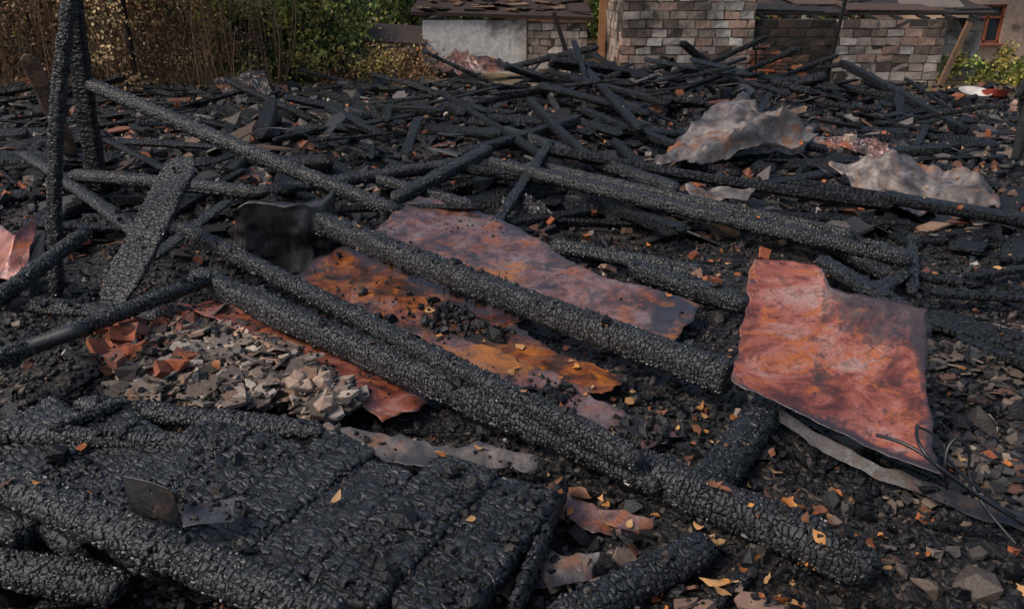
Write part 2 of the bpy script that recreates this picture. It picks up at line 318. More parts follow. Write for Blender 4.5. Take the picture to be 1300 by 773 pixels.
# crumpled sheets mid right
sheet('crumpled_metal_sheet',[G(945,112,.9),G(990,130,.85),G(1040,160,.55)],[G(825,208,.25),G(860,214,.2),G(920,208,.2)],M_grey,.16,seed=41,edge=.04,sb=-.3)
sheet('crumpled_metal_sheet',[G(900,165,.5),G(960,150,.62),G(1040,165,.45)],[G(880,200,.25),G(960,192,.3),G(1020,190,.25)],M_grey,.12,seed=43,sb=.1)
sheet('crumpled_metal_sheet',[G(1055,203,.34),G(1140,190,.46),G(1200,204,.3),G(1275,228,.3)],[G(1085,242,.1),G(1150,272,.16),G(1200,272,.05),G(1250,284,.16)],M_grey,.16,seed=45,edge=.04,sb=-.1)
sheet('crumpled_metal_sheet',[G(1030,172,.3),G(1130,182,.3)],[G(1035,186,.2),G(1130,196,.2)],M_pink,.1,seed=47,facet=True)
sheet('crumpled_metal_sheet',[G(870,232,.3),G(960,240,.25)],[G(880,250,.2),G(950,256,.15)],M_grey,.08,seed=48)
sheet('crumpled_metal_sheet',[G(270,100,.35),G(335,88,.5)],[G(285,124,.1),G(345,120,.1)],M_black,.15,seed=51,facet=True)
sheet('crumpled_metal_sheet',[G(300,215,.25),G(400,205,.3)],[G(290,228,.15),G(410,225,.2)],M_grey,.1,seed=53,facet=True)
sheet('crumpled_metal_sheet',[G(-20,265,.5),G(20,300,.4),G(60,262,.5)],[G(-20,345,.2),G(5,350,.2),G(25,350,.2)],M_red,.08,seed=55,sb=.4)
sheet('crumpled_metal_sheet',[G(640,250,.2),G(690,255,.2)],[G(640,272,.1),G(700,275,.1)],M_black,.1,seed=57,facet=True)
sheet('crumpled_metal_sheet',[G(540,62,.4),G(600,68,.6),G(640,80,.3)],[G(530,88,.1),G(590,92,.2),G(650,95,.1)],M_pink,.2,seed=59,facet=True)
sheet('burnt_metal_sheet',[G(410,535,.2),G(560,560,.22),G(670,575,.18)],[G(405,560,.16),G(540,590,.18),G(680,600,.15)],M_grey,.03,seed=61,edge=.05,sb=.25)
sheet('burnt_metal_sheet',[G(700,600,.1),G(770,640,.1),G(835,655,.1)],[G(690,640,.05),G(760,668,.08),G(830,672,.05)],M_pink,.03,seed=63,edge=.05,sb=.1)
sheet('burnt_metal_sheet',[G(660,690,.1),G(760,700,.12)],[G(650,760,.05),G(760,735,.06)],M_grey,.04,seed=65,edge=.05,sb=.2)
# ---------- melted, draped scorched casing
a=Acc(); c0=G(356,345,0); c0[1]+=.3; nu,nv=140,36
th=np.linspace(0,2*math.pi,nu,endpoint=False); sq=2/4.2
ex_=np.sign(np.cos(th))*np.abs(np.cos(th))**sq; ey_=np.sign(np.sin(th))*np.abs(np.sin(th))**sq
V=[]
tp=.50+.05*np.sin(th+2.2)+.03*np.sin(th*3+.5)
for q in range(nv):
    f=q/(nv-1); rr=1+.05*(1-f)**1.5+ (1-f)*(.075*np.sin(th*9+1.5*f)+.04*np.sin(th*21+3*f))+.05*np.sin(th*2+1)*f+.06*np.sin(f*5+th*2)
    V.append(np.stack([c0[0]+.40*rr*ex_,c0[1]+.24*rr*ey_,f*tp],-1))
for q in range(1,9):
    f=q/8; rr=(1-f)*(1+.06*np.sin(th*5+f*4)); V.append(np.stack([c0[0]+.40*rr*ex_*1.0,c0[1]+.24*rr*ey_,tp*(1-f)+.44*f-.05*math.sin(f*3)+.02*np.sin(th*4+f*6)*(1-f)*f*4],-1))
V=np.array(V); R=len(V); idx=np.arange(R*nu).reshape(R,nu); r=np.roll(idx,-1,1)
V+=vn(V,6,91)[...,None]*.06+vn(V,16,92)[...,None]*.025
a.add(V,np.stack([idx[:-1],r[:-1],r[1:],idx[1:]],-1).reshape(-1,4)); a.build('scorched_metal_casing',M_tub)
# ---------- generic scatter of solids
t_=(1+5**.5)/2
ico_V=np.array([(-1,t_,0),(1,t_,0),(-1,-t_,0),(1,-t_,0),(0,-1,t_),(0,1,t_),(0,-1,-t_),(0,1,-t_),(t_,0,-1),(t_,0,1),(-t_,0,-1),(-t_,0,1)])/1.9
ico_T=np.array([(0,11,5),(0,5,1),(0,1,7),(0,7,10),(0,10,11),(1,5,9),(5,11,4),(11,10,2),(10,7,6),(7,1,8),(3,9,4),(3,4,2),(3,2,6),(3,6,8),(3,8,9),(4,9,5),(2,4,11),(6,2,10),(8,6,7),(9,8,1)])
cub_V=np.array([(x,y,z) for x in(-.5,.5) for y in(-.5,.5) for z in(-.5,.5)])
cub_Q=np.array([(0,1,3,2),(4,6,7,5),(0,4,5,1),(2,3,7,6),(0,2,6,4),(1,5,7,3)])
def rots(n,tilt=math.pi):
    a=rng.random(n)*2*math.pi; b=rng.normal(size=n)*tilt; c=rng.normal(size=n)*tilt
    ca,sa,cb,sb,cc,sc=np.cos(a),np.sin(a),np.cos(b),np.sin(b),np.cos(c),np.sin(c)
    o=np.zeros(n);l=np.ones(n)
    Rz=np.stack([ca,-sa,o,sa,ca,o,o,o,l],-1).reshape(n,3,3);Ry=np.stack([cb,o,sb,o,l,o,-sb,o,cb],-1).reshape(n,3,3);Rx=np.stack([l,o,o,o,cc,-sc,o,sc,cc],-1).reshape(n,3,3)
    return Ry@Rx@Rz
def scatter(acc,P,S,cols,shape='ico',tilt=1.5,jit=.25):
    n=len(P); tv=ico_V if shape=='ico' else cub_V
    V=tv[None]*(1+rng.normal(size=(n,len(tv),1))*jit if shape=='ico' else 1)
    V=V+(rng.normal(size=V.shape)*jit*.35 if shape!='ico' else 0)
    V=V*S[:,None,:]; V=np.einsum('nij,nkj->nki',rots(n,tilt),V)+P[:,None,:]
    k=len(tv); off=(np.arange(n)*k)[:,None,None]
    c=np.repeat(cols[:,None,:],k,1)
    g=V+rng.random((n,1,3))*3
    if shape=='ico': acc.add(V.reshape(-1,3),None,(ico_T[None]+off).reshape(-1,3),g,c.reshape(-1,3))
    else: acc.add(V.reshape(-1,3),(cub_Q[None]+off).reshape(-1,4),None,g,c.reshape(-1,3))
def pick(pal,n,var=.25):
    pal=np.array(pal,float); c=pal[rng.integers(0,len(pal),n)]; return np.clip(c*(1+rng.normal(size=(n,1))*var),.002,1)
def frus(n,y0,y1,pw=1.0,m=.72):
    y=y0+(y1-y0)*rng.random(n)**pw; x=(rng.random(n)*2-1)*(y*m+.4); return x,y
BL=[(.006,.006,.007),(.012,.012,.014),(.02,.02,.023),(.03,.031,.035)]
def shards(acc,P,S,cols,tilt=.2,k=6):
    n=len(P); ang=(np.arange(k)[None]+rng.random((n,k))*.85)/k*2*math.pi; rr=.38+.3*rng.random((n,k))
    x=np.cos(ang)*rr*S[:,:1]; y=np.sin(ang)*rr*S[:,1:2]; z=S[:,2:3]/2+0*x
    top=np.stack([x,y,z+rng.normal(size=x.shape)*.08*S[:,2:3]],-1); bot=np.stack([x*1.04,y*1.04,-z],-1)
    ct=np.stack([x.mean(1),y.mean(1),z.mean(1)],-1)[:,None]
    V=np.concatenate([top,bot,ct],1); V=np.einsum('nij,nkj->nki',rots(n,tilt),V)+P[:,None]
    m=2*k+1; off=(np.arange(n)*m)[:,None,None]; a_=np.arange(k); b_=(a_+1)%k
    Q=np.stack([a_,a_+k,b_+k,b_],-1); T=np.stack([a_,b_,np.full(k,2*k)],-1)
    acc.add(V.reshape(-1,3),(Q[None]+off).reshape(-1,4),(T[None]+off).reshape(-1,3),V+rng.random((n,1,3))*3,np.repeat(cols[:,None],m,1))
a=Acc()
x,y=frus(26000,1.6,9,1.1); s=np.exp(rng.normal(size=26000)*.6)*.010
scatter(a,np.stack([x,y,gh(x,y)+s*.3],-1),s[:,None]*(.6+.8*rng.random((26000,3))),pick(BL+BL+[(.012,.012,.013)]*4+[(.09,.07,.06),(.14,.10,.075)],26000))
x,y=frus(14000,8,19,.9); s=np.exp(rng.normal(size=14000)*.6)*.026
scatter(a,np.stack([x,y,gh(x,y)+s*.3],-1),s[:,None]*(.7+.7*rng.random((14000,3))),pick(BL+BL+[(.16,.12,.09),(.24,.085,.04),(.18,.15,.12)],14000))
a.build('char_crumbs',M_chip,False)
# far random timbers
a=Acc()
for j in range(480):
    y=random.uniform(6.8,18.3); x=random.uniform(-.68*y,.5*y+1.0)
    if y<9 and x>1.5 and random.random()<.6: continue
    L=random.choice([random.uniform(.25,.8),random.uniform(.25,.8),random.uniform(.6,1.7),random.uniform(1,2.4)]); ang=random.gauss(-.35,.7) if random.random()<.6 else random.uniform(0,3.14)
    tl=max(-.3,min(.3,random.gauss(0,.08 if y<12 else .15))); w=random.uniform(.06,.17); h=w*.8 if random.random()<.5 else .035
    z=float(gh(x,y))+random.uniform(.02,.08)+float(mound(x,y))*random.uniform(0,.9)+abs(math.sin(tl))*L/2
    d=np.array([math.cos(ang)*math.cos(tl),math.sin(ang)*math.cos(tl),math.sin(tl)])*L/2; c=np.array([x,y,z])
    V,Q,T,g=beam(c-d,c+d,w*1.2,h,dl=.05,nc=14,sq=6,burn=.04,rough=.16,roll=random.gauss(0,.5),bend=.01)
    a.add(V,Q,T,g)
for j in range(55):
    x=random.gauss(2.8,1.6); y=random.gauss(16.0,.9); L=random.uniform(.6,2.2); ang=random.uniform(0,3.14); tl=random.gauss(0,.28)
    d=np.array([math.cos(ang)*math.cos(tl),math.sin(ang)*math.cos(tl),math.sin(tl)])*L/2; c=np.array([x,y,.15+abs(math.sin(tl))*L/2+random.random()*.35])
    V,Q,T,g=beam(c-d,c+d,random.uniform(.08,.17),random.uniform(.04,.12),dl=.05,nc=12,sq=6,burn=.04,rough=.16,bend=.01); a.add(V,Q,T,g)
for j in range(60):
    y=random.uniform(5.5,12); x=random.uniform(.42*y,.72*y); L=random.uniform(.15,.7); ang=random.uniform(0,3.14); d=np.array([math.cos(ang),math.sin(ang),random.gauss(0,.06)])*L/2; c=np.array([x,y,float(gh(x,y))+.035])
    V,Q,T,g=beam(c-d,c+d,random.uniform(.05,.13),random.uniform(.025,.06),dl=.04,nc=14,sq=6,burn=.04,rough=.16); a.add(V,Q,T,g)
a.build('charred_timber_pile',M_charf)
a=Acc()
for j in range(520):
    y=1.8+12*random.random()**1.2; x=random.uniform(-.7*y,.7*y); L=random.uniform(.06,.4)*(1+y*.04); ang=random.uniform(0,6.28)
    z=float(gh(x,y))+random.uniform(.015,.06); tl=random.gauss(0,.15)
    d=np.array([math.cos(ang),math.sin(ang),math.sin(tl)])*L/2; w=random.uniform(.01,.035)
    V,Q,T,g=beam(np.array([x,y,z])-d,np.array([x,y,z])+d,w,w*.6,dl=.03,nc=10,sq=3,burn=.02,rough=.12); a.add(V,Q,T,g)
a.build('charred_splinters',M_charf)
# far plates, boards, slate
a=Acc(); n=1000
y=7+11.5*rng.random(n); x=-.68*y+(1.3*y+1)*rng.random(n)
S=np.stack([.12+.45*rng.random(n)**1.8,.08+.28*rng.random(n),.012+.015*rng.random(n)],-1)
shards(a,np.stack([x,y,gh(x,y)+.05+mound(x,y)*.6*rng.random(n)],-1),S,pick([(.03,.03,.033),(.05,.05,.055),(.02,.02,.02),(.015,.015,.015),(.10,.085,.08),(.17,.07,.045),(.17,.15,.135),(.14,.09,.06)],n),.3,5)
a.build('roofing_debris',M_slate,False)
# brick bits
a=Acc(); n=420
y=5.5+12.5*rng.random(n); x=-.68*y+(1.35*y)*rng.random(n)
cl=[(-2.6,8.5,.5),(-3.6,10.5,.7),(0,13,.8),(-5.2,8.7,.5),(3,16,1),(-4.4,7.0,.4),(5.5,8.5,.6)]
for q in range(n):
    if q%2: c=cl[(q//2)%7]; x[q]=c[0]+random.gauss(0,c[2]); y[q]=c[1]+random.gauss(0,c[2]*.6)
S=np.stack([.05+.15*rng.random(n),.05+.05*rng.random(n),.03+.03*rng.random(n)],-1)
scatter(a,np.stack([x,y,gh(x,y)+.04+.08*rng.random(n)],-1),S,pick([(.42,.13,.06),(.30,.095,.05),(.22,.13,.09),(.40,.35,.30),(.05,.045,.04),(.04,.035,.03)],n),'box',.5,.28)
x,y=frus(420,2.2,8); s=.012+.03*rng.random(420)**2
scatter(a,np.stack([x,y,gh(x,y)+.018],-1),np.stack([s*1.5,s,s*.7],-1),pick([(.36,.11,.05),(.30,.24,.19),(.42,.38,.33),(.22,.09,.05)],420),'box',.5,.35)
a.build('brick_rubble',M_rub,False)
# clay tile rubble left of main log
def inrub(u,v): return v>404+abs(u-275)*.10+max(0,u-290)*.42 and v<514+8*math.sin(u*.05) and u>155+ (470-min(v,470))*1.1
def rubP(n,z0,z1):
    P=[]
    while len(P)<n:
        u=random.uniform(130,450);v=random.uniform(398,525)
        if inrub(u,v): p=G(u,v,.15); p[2]=random.uniform(z0,z1); P.append(p)
    return np.array(P)
a=Acc(); clay=[(.36,.275,.215),(.28,.21,.165),(.31,.19,.13),(.42,.35,.285),(.15,.12,.10),(.24,.21,.185),(.06,.05,.04)]
P=rubP(620,.08,.19); n=len(P); s=.045+.085*rng.random(n)**1.4
shards(a,P,np.stack([s*1.7,s,.009+.009*rng.random(n)],-1),pick(clay,n),.28,6)
P=rubP(1300,.07,.18); s=.008+.025*rng.random(1300)**2
scatter(a,P,np.stack([s*1.5,s,s*.5],-1),pick(clay,1300),'ico',.6,.2)
P=np.array([G(random.uniform(372,425),random.uniform(478,520),.17) for _ in range(6)]); s=np.full(6,.065)
scatter(a,P,np.stack([s,s*.8,s*.8],-1),pick([(.42,.30,.23)],6,.1),'ico',.6,.2)
a.build('clay_tile_rubble',M_rub,False)
a=Acc()
for j in range(50):
    p=G(random.uniform(125,240),random.uniform(400,475),.08+.14*random.random())
    scatter(a,p[None],np.array([[random.uniform(.07,.2),.09,.06]]),pick([(.38,.115,.055),(.28,.09,.05),(.18,.075,.055),(.05,.04,.035)],1),'box',.4,.28)
a.build('broken_bricks',M_rub,False)
for (u,v,cc) in [(444,150,(.5,.42,.34)),(1079,185,(.46,.38,.31)),(905,70,(.3,.28,.25))]:
    a=Acc();p=G(u,v,.12+.1);scatter(a,p[None],np.array([[.13,.1,.28]]),np.array([cc]),'box',.08,.12);a.build('loose_brick',M_rub,False)
# right slate shards
a=Acc(); n=1000
u=1120+250*rng.random(n); v=400+250*rng.random(n); P=np.array([G(q,w,0) for q,w in zip(u,v)]); P[:,2]=gh(P[:,0],P[:,1])+.01+.02*rng.random(n)
s=.015+.07*rng.random(n)**1.4
shards(a,P,np.stack([s*1.4,s,.008+0*s],-1),pick([(.085,.075,.068),(.05,.045,.043),(.15,.115,.09),(.12,.065,.045),(.025,.025,.025),(.20,.15,.115)],n),.22,5)
x,y=frus(2200,2,8); s=.012+.045*rng.random(2200)**2.2
shards(a,np.stack([x,y,gh(x,y)+.015],-1),np.stack([s*1.4,s,.006+s*.15],-1),pick([(.09,.075,.065),(.04,.035,.033),(.19,.14,.10),(.17,.07,.04),(.02,.02,.02),(.02,.02,.02),(.015,.015,.015)],2200),.4,5)
a.build('slate_shards',M_slate,False)
a=Acc()
for (u,v,s) in [(800,715,.05),(735,722,.045),(1062,668,.05),(955,765,.05),(985,770,.04),(870,765,.045),(760,735,.035),(1010,650,.03),(640,740,.045),(890,770,.04),(700,740,.04),(1090,700,.035),(780,700,.03),(930,745,.03)]:
    shards(a,G(u,v,.07)[None],np.array([[s*2.4,s*1.6,s*.3]]),pick([(.24,.15,.11),(.19,.14,.11)],1,.1),.45,7)
a.build('stone_fragments',M_rub,False)
# ---------- angle bracket with holes
par=bpy.data.objects.new('steel_bracket',None);scene.collection.objects.link(par)
def plate_holes(name,c,ux,uy,w,h,mat,th=.004,nh=3):
    a=Acc(); nn=np.cross(ux,uy); n1,n2=60,40; V=[]
    for i_ in range(n2+1):
        for j_ in range(n1+1):
            V.append(c+ux*(j_/n1-.5)*w+uy*(i_/n2-.5)*h+nn*.006*math.sin(j_*.09+i_*.05))
    Q=[]
    for i_ in range(n2):
        for j_ in range(n1):
            fx=(j_+.5)/n1*nh%1-.5; fy=(i_+.5)/n2*2%1-.5
            if (fx*w/nh)**2+(fy*h/2)**2<(.006)**2: continue
            b=i_*(n1+1)+j_; Q.append((b,b+1,b+n1+2,b+n1+1))
    a.add(V,Q); o=a.build(name,mat,True,par); m=o.modifiers.new('s','SOLIDIFY');m.thickness=th
e0,e1=G(165,642,.33),G(228,662,.33); ux=(e1-e0)/np.linalg.norm(e1-e0); W=np.linalg.norm(e1-e0)
plate_holes('upright_plate',(e0+e1)/2+np.array([0,0,.06]),ux,np.array([-.05,.12,.99]),W,.15,M_black,nh=1)
f0=G(266,650,.35)
ax=np.array([.92,.25,-.02]);ay=np.array([-.25,.92,.10]); plate_holes('flat_plate',f0,ax,ay,.19,.13,M_brk)
# ---------- rebar / wires
def wire(pts,r=.006,name='bent_rebar'):
    cu=bpy.data.curves.new(name,'CURVE');cu.dimensions='3D';sp=cu.splines.new('NURBS');sp.points.add(len(pts)-1);sp.order_u=3;sp.use_endpoint_u=True
    for p,q in zip(sp.points,pts): p.co=(*q,1)
    cu.bevel_depth=r;cu.bevel_resolution=3;cu.use_fill_caps=True;cu.materials.append(M_black);o=bpy.data.objects.new(name,cu);scene.collection.objects.link(o);return o
wire([G(1112,552,.36),G(1150,560,.36),G(1200,598,.33),G(1240,630,.2),G(1300,665,.06)],.008)
wire([G(1165,540,.40),G(1160,555,.40),G(1185,590,.34),G(1235,625,.2),G(1290,655,.1)],.008)
wire([G(1215,556,.38),G(1203,562,.36),G(1198,600,.25),G(1202,620,.15)],.007)
wire([G(1165,542,.38),G(1190,548,.36),G(1210,600,.2),G(1270,640,.1)],.006)
wire([G(1210,556,.35),G(1235,560,.34),G(1225,620,.12),G(1290,690,.05)],.006)
wire([G(1010,190,.3),G(1040,215,.4),G(1075,235,.1)],.01,'bent_wire')
wire([G(300,180,.3),G(350,140,.8),G(420,190,.3)],.008,'bent_wire'); wire([G(960,60,1.),G(958,100,.3),G(965,120,.1)],.02,'bent_wire')
V,Q,T,g=beam(G(-30,462,.3),G(105,418,.4),.085,.085,dl=.05,nc=24,sq=2,rough=.01,burn=0);a=Acc();a.add(V,Q,T,g);a.build('steel_pipe',M_black)
# ---------- masonry
def bwall(acc,x0,x1,y,z0,z1,bw,bh,cols,th=.3,ragged=0,slope=0,gap=.014,keep=None):
    nr=int((z1-z0)/bh); ln=math.hypot(x1-x0,slope); ang=math.atan2(slope,x1-x0); ca,sa=math.cos(ang),math.sin(ang)
    for r_ in range(nr):
        xx=-(bw/2 if r_%2 else 0)-random.random()*.06
        while xx<ln-.05:
            bl_=bw*random.uniform(.85,1.12); a0=max(0,xx);a1=min(ln,xx+bl_); xx+=bl_
            if a1-a0<.06: continue
            if r_>nr-1-ragged and random.random()<.45: continue
            cc=(a0+a1)/2/ln
            if keep and not keep(cc,(r_+.5)/nr): continue
            cx=x0+(x1-x0)*cc; cy=y+slope*cc
            B=cub_V*np.array([a1-a0-gap,th+random.gauss(0,.015),bh-gap]); B=B+rng.normal(size=B.shape)*.008
            B=np.stack([B[:,0]*ca-B[:,1]*sa,B[:,0]*sa+B[:,1]*ca,B[:,2]],-1)+np.array([cx,cy,z0+(r_+.5)*bh])
            acc.add(B,cub_Q,None,B+random.random()*4,pick(cols,1,.2)[0])
    if keep: return
    zt=z0+(nr-ragged)*bh; B=cub_V*np.array([ln-.02,th-.03,zt-z0])
    B=np.stack([B[:,0]*ca-B[:,1]*sa,B[:,0]*sa+B[:,1]*ca,B[:,2]],-1)+np.array([(x0+x1)/2,y+slope/2,(z0+zt)/2]); acc.add(B,cub_Q,None,None,(.08,.068,.055))
def box(acc,c,s,col,rz=0,rx=0,ry=0):
    B=cub_V*np.array(s); R=np.array(Matrix.Rotation(rz,3,'Z')@Matrix.Rotation(ry,3,'Y')@Matrix.Rotation(rx,3,'X')); acc.add(B@R.T+np.array(c),cub_Q,None,None,col)
blk=[(.36,.29,.245),(.44,.37,.32),(.29,.23,.19),(.38,.25,.19),(.48,.43,.38),(.17,.125,.10)]
soot=[(.035,.028,.025),(.05,.04,.034),(.11,.07,.05),(.02,.018,.016),(.03,.025,.022)]
par=bpy.data.objects.new('ruined_block_house',None);scene.collection.objects.link(par)
a=Acc(); bwall(a,2.5,5.5,19.2,-.1,3.0,.38,.19,blk,ragged=2,gap=.022); bwall(a,2.66,2.67,19.45,-.1,2.9,.40,.205,blk,slope=5,gap=.02); a.build('front_wall',M_block,False,par)
a=Acc(); bwall(a,5.52,7.38,19.32,-.1,1.6,.38,.19,soot,gap=.022); bwall(a,7.4,9.9,19.3,-.1,1.42,.38,.19,blk,gap=.022,ragged=0); bwall(a,10.35,11.4,20.5,-.1,1.4,.6,.3,[(.48,.41,.34)]); a.build('low_wall',M_block,False,par)
a=Acc(); bwall(a,5.4,6.9,18.95,-.1,1.05,.25,.078,[(.42,.12,.05),(.34,.10,.045),(.44,.16,.08),(.12,.06,.045),(.05,.035,.03)],th=.16,gap=.01,keep=lambda c,r: r<.5+.4*math.sin(c*4+.3)+random.gauss(0,.1)); a.build('brick_stove_remains',M_rub,False,par)
a=Acc(); box(a,(8.4,20.95,1.71),(5.9,2.4,.06),(.04,.03,.027),0,.16); 
def rf(x,y): return 1.71+(y-20.95)*math.tan(.16)+.05
for (x_,y_,sx_,sy_,co_,rz_) in [(9.0,20.2,2.4,.8,(.10,.06,.045),.04),(6.5,20.2,1.6,.8,(.03,.027,.025),-.06),(7.6,21,1.7,1.0,(.13,.085,.06),.2),(10.2,20.8,1.4,1.1,(.20,.16,.135),-.3),(8.6,21.4,1.2,.7,(.06,.05,.045),.5),(5.9,21,.9,.9,(.09,.05,.035),.3),(10.9,20.3,.8,.6,(.05,.04,.03),.1)]:
    box(a,(x_,y_,rf(x_,y_)+.02*random.random()),(sx_,sy_,.03),co_,rz_,.16+random.gauss(0,.01),random.gauss(0,.015))
for j in range(9): box(a,(5.8+j*.62,19.6,1.45+random.uniform(-.01,.01)),(.09,.5,.07),(.02,.018,.016),random.gauss(0,.05),.16)
a.build('roof',M_paint,False,par)
a=Acc(); box(a,(10.1,19.0,.65),(.12,.08,1.5),(.22,.13,.08),0,0,.28); box(a,(2.1,19.6,.9),(.16,.12,2.8),(.40,.18,.08)); box(a,(1.2,18.6,.8),(.1,.08,1.7),(.04,.03,.025),0,.1,-.35); box(a,(7.3,18.9,.9),(.07,.07,2.2),(.02,.02,.02),0,.1,.06); a.build('timber_props',M_paint,False,par)
par=bpy.data.objects.new('low_shed',None);scene.collection.objects.link(par)
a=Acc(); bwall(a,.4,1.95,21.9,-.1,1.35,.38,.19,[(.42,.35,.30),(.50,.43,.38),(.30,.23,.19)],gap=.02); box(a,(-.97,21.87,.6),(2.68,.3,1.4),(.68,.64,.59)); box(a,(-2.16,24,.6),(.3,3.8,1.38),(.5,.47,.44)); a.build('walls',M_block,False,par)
a=Acc(); box(a,(-.25,23.3,1.62),(4.7,3.4,.09),(.06,.038,.03),0,.13,.03); 
for j in range(44): box(a,(random.uniform(-2.4,1.9),21.85+random.random()*2.4,1.0),(random.uniform(.15,.7),random.uniform(.1,.4),.03),random.choice([(.18,.10,.055),(.06,.045,.038),(.24,.16,.11),(.03,.025,.02)]),random.uniform(0,3),random.gauss(.1,.06),random.gauss(0,.06)); 
V=a.V
for j in range(1,len(V)): 
    cy=V[j][:,1].mean(); V[j][:,2]+= -1.0+1.62+.055+(cy-23.3)*math.tan(.13)-(V[j][:,0].mean()+.25)*math.tan(.03)+.03
a.build('roof',M_paint,False,par)
par=bpy.data.objects.new('low_annex',None);scene.collection.objects.link(par)
a=Acc(); bwall(a,-4.3,-2.5,21.5,-.1,.8,.38,.19,[(.28,.24,.2),(.2,.17,.15)]); a.build('wall',M_block,False,par)
a=Acc(); box(a,(-3.3,22.2,.95),(2.2,1.7,.06),(.07,.055,.05),0,.2,.06); a.build('roof',M_paint,False,par)
# right building with window
par=bpy.data.objects.new('plastered_house',None);scene.collection.objects.link(par)
pl=(.50,.35,.26); a=Acc()
box(a,(13.30,25,1.6),(.6,.3,3.4),pl); box(a,(19.55,25,1.6),(10.1,.3,3.4),pl) ; box(a,(14.05,25,.2),(.9,.3,.65),pl); box(a,(14.05,25,2.45),(.9,.3,1.7),pl); box(a,(13.16,28,1.6),(.3,5.7,3.38),pl)
a.build('walls',M_paint,False,par)
a=Acc()
for xx in (13.63,14.05,14.47): box(a,(xx,24.98,1.06),(.06,.08,1.06),(.34,.10,.05))
for zz in (.56,1.25,1.57): box(a,(14.05,24.975,zz),(.9,.07,.06),(.34,.11,.06))
box(a,(14.05,24.8,.5),(1.0,.25,.05),(.4,.15,.1)); a.build('window_frame',M_paint,False,par)
k=N('window_glass');k.fin((.03,.04,.045),.08,0,.6);a=Acc();box(a,(14.05,25.05,1.06),(.86,.01,1.0),(0,0,0));a.build('window_glass',k.m,False,par)
a=Acc(); box(a,(19,27.5,3.5),(12.6,7,.2),(.1,.08,.07),0,.15); a.build('roof',M_paint,False,par)
par=bpy.data.objects.new('distant_outbuilding',None);scene.collection.objects.link(par)
a=Acc(); bwall(a,-.2,2.3,26,-.1,2.6,.5,.3,[(.38,.22,.13),(.3,.17,.11)]);a.build('wall',M_block,False,par)
a=Acc(); box(a,(1,27,2.75),(3.2,3,.1),(.05,.04,.04),0,.15);a.build('roof',M_paint,False,par)
# red and white basin
a=Acc(); c=G(1248,126,.03); 
for (rx_,ry_,col,sh,hh) in [(.30,.14,(.66,.62,.57),-.18,.9),(.24,.13,(.42,.07,.04),.22,.9)]:
    nu=28; th=np.linspace(0,2*math.pi,nu,endpoint=False); V=[]
    for f,z in [(.7,0),(1,.11),(1.05,.12),(.96,.11),(.66,.03),(.01,.02)]: V.append(np.stack([c[0]+sh+rx_*f*np.cos(th),c[1]+ry_*2*f*np.sin(th),.03+z*hh+(0.05+.06*np.cos(th+sh*9))*f],-1))
    V=np.array(V);idx=np.arange(6*nu).reshape(6,nu);r=np.roll(idx,-1,1); a.add(V,np.stack([idx[:-1],r[:-1],r[1:],idx[1:]],-1).reshape(-1,4),None,None,col)
a.build('discarded_basins',M_paint)
# ---------- nails on logs
a=Acc()
def nails(p0,p1,n,zo):
    for j in range(n):
        f=random.random(); p=p0+(p1-p0)*f+np.array([random.gauss(0,.02),random.gauss(0,.02),zo-.02]); L=random.uniform(.03,.08)
        V,Q,T,g=beam(p,p+np.array([random.gauss(0,.02),random.gauss(0,.02),L]),.005,.005,dl=.02,nc=6,burn=0,bend=.05); a.add(V,Q,T,g)
nails(G(246,350,.24),G(1112,722,.12),46,.085); nails(G(228,288,.34),G(812,585,.27),30,.05); nails(G(408,283,.38),G(926,480,.24),14,.08); nails(G(440,330,.15),G(620,400,.12),16,.02)
a.build('protruding_nails',M_black)
# ---------- drops (leaves, crumbs on things)
bpy.context.view_layer.update(); dg=bpy.context.evaluated_depsgraph_get()
def drop(x,y,z=1.6):
    h,loc,nor,_,ob,_=scene.ray_cast(dg,Vector((x,y,z)),Vector((0,0,-1))); 
    return (np.array(loc),np.array(nor),ob.name) if h else (None,None,'')
P=[];SC=[]
for j in range(12000):
    y=1.9+5.2*random.random(); x=random.uniform(-.7*y,.7*y); l,nn,nm=drop(x,y,1.2)
    if l is None or nn[2]<.75 or nm.startswith(('leaning','char_crumb','bent','protr')): continue
    sh='sheet' in nm
    if sh and random.random()<.2: continue
    P.append(l); SC.append(.6 if sh else 1)
P=np.array(P);SC=np.array(SC); dens=vn(P,2.5,77)+.5*vn(P,7,78); keep=np.where(SC<1,dens>.06,dens>-.05); P=P[keep]; SC=SC[keep]; n=len(P); s=np.exp(rng.normal(size=n)*.6)*.008*SC
a=Acc(); scatter(a,P+np.array([0,0,.003]),s[:,None]*(.7+.7*rng.random((n,3))),pick(BL+[(.05,.04,.035)],n)); 
for (u,v,su,sv,m) in [(605,405,38,10,420),(575,380,20,8,120),(700,500,20,6,80),(500,345,25,8,70),(820,545,30,10,100)]:
    Pc=[]
    for j in range(m):
        p=G(random.gauss(u,su),random.gauss(v,sv),.12); l,nn,nm=drop(p[0],p[1],1.0)
        if l is not None and l[2]<.25: Pc.append(l+np.array([0,0,random.random()*.02]))
    if Pc:
        Pc=np.array(Pc); s=np.exp(rng.normal(size=len(Pc))*.5)*.013; scatter(a,Pc,s[:,None]*(.7+.7*rng.random((len(Pc),3))),pick(BL,len(Pc)))
a.build('char_flakes',M_chip,False)
LV=np.array([(-.5,0,0),(-.32,.2,0),(-.1,.33,0),(.15,.28,0),(.32,.14,0),(.55,0,0),(.32,-.14,0),(.15,-.28,0),(-.1,-.33,0),(-.32,-.2,0),(-.25,0,.0),(0,0,.0),(.28,0,.0),(-.78,.03,0),(-.78,-.0,0)])
LQ=[(10,2,1,0),(11,3,2,10),(12,4,3,11),(10,0,9,8),(11,10,8,7),(12,11,7,6)];LT=[(12,5,4),(12,6,5),(0,13,14)]
a=Acc()
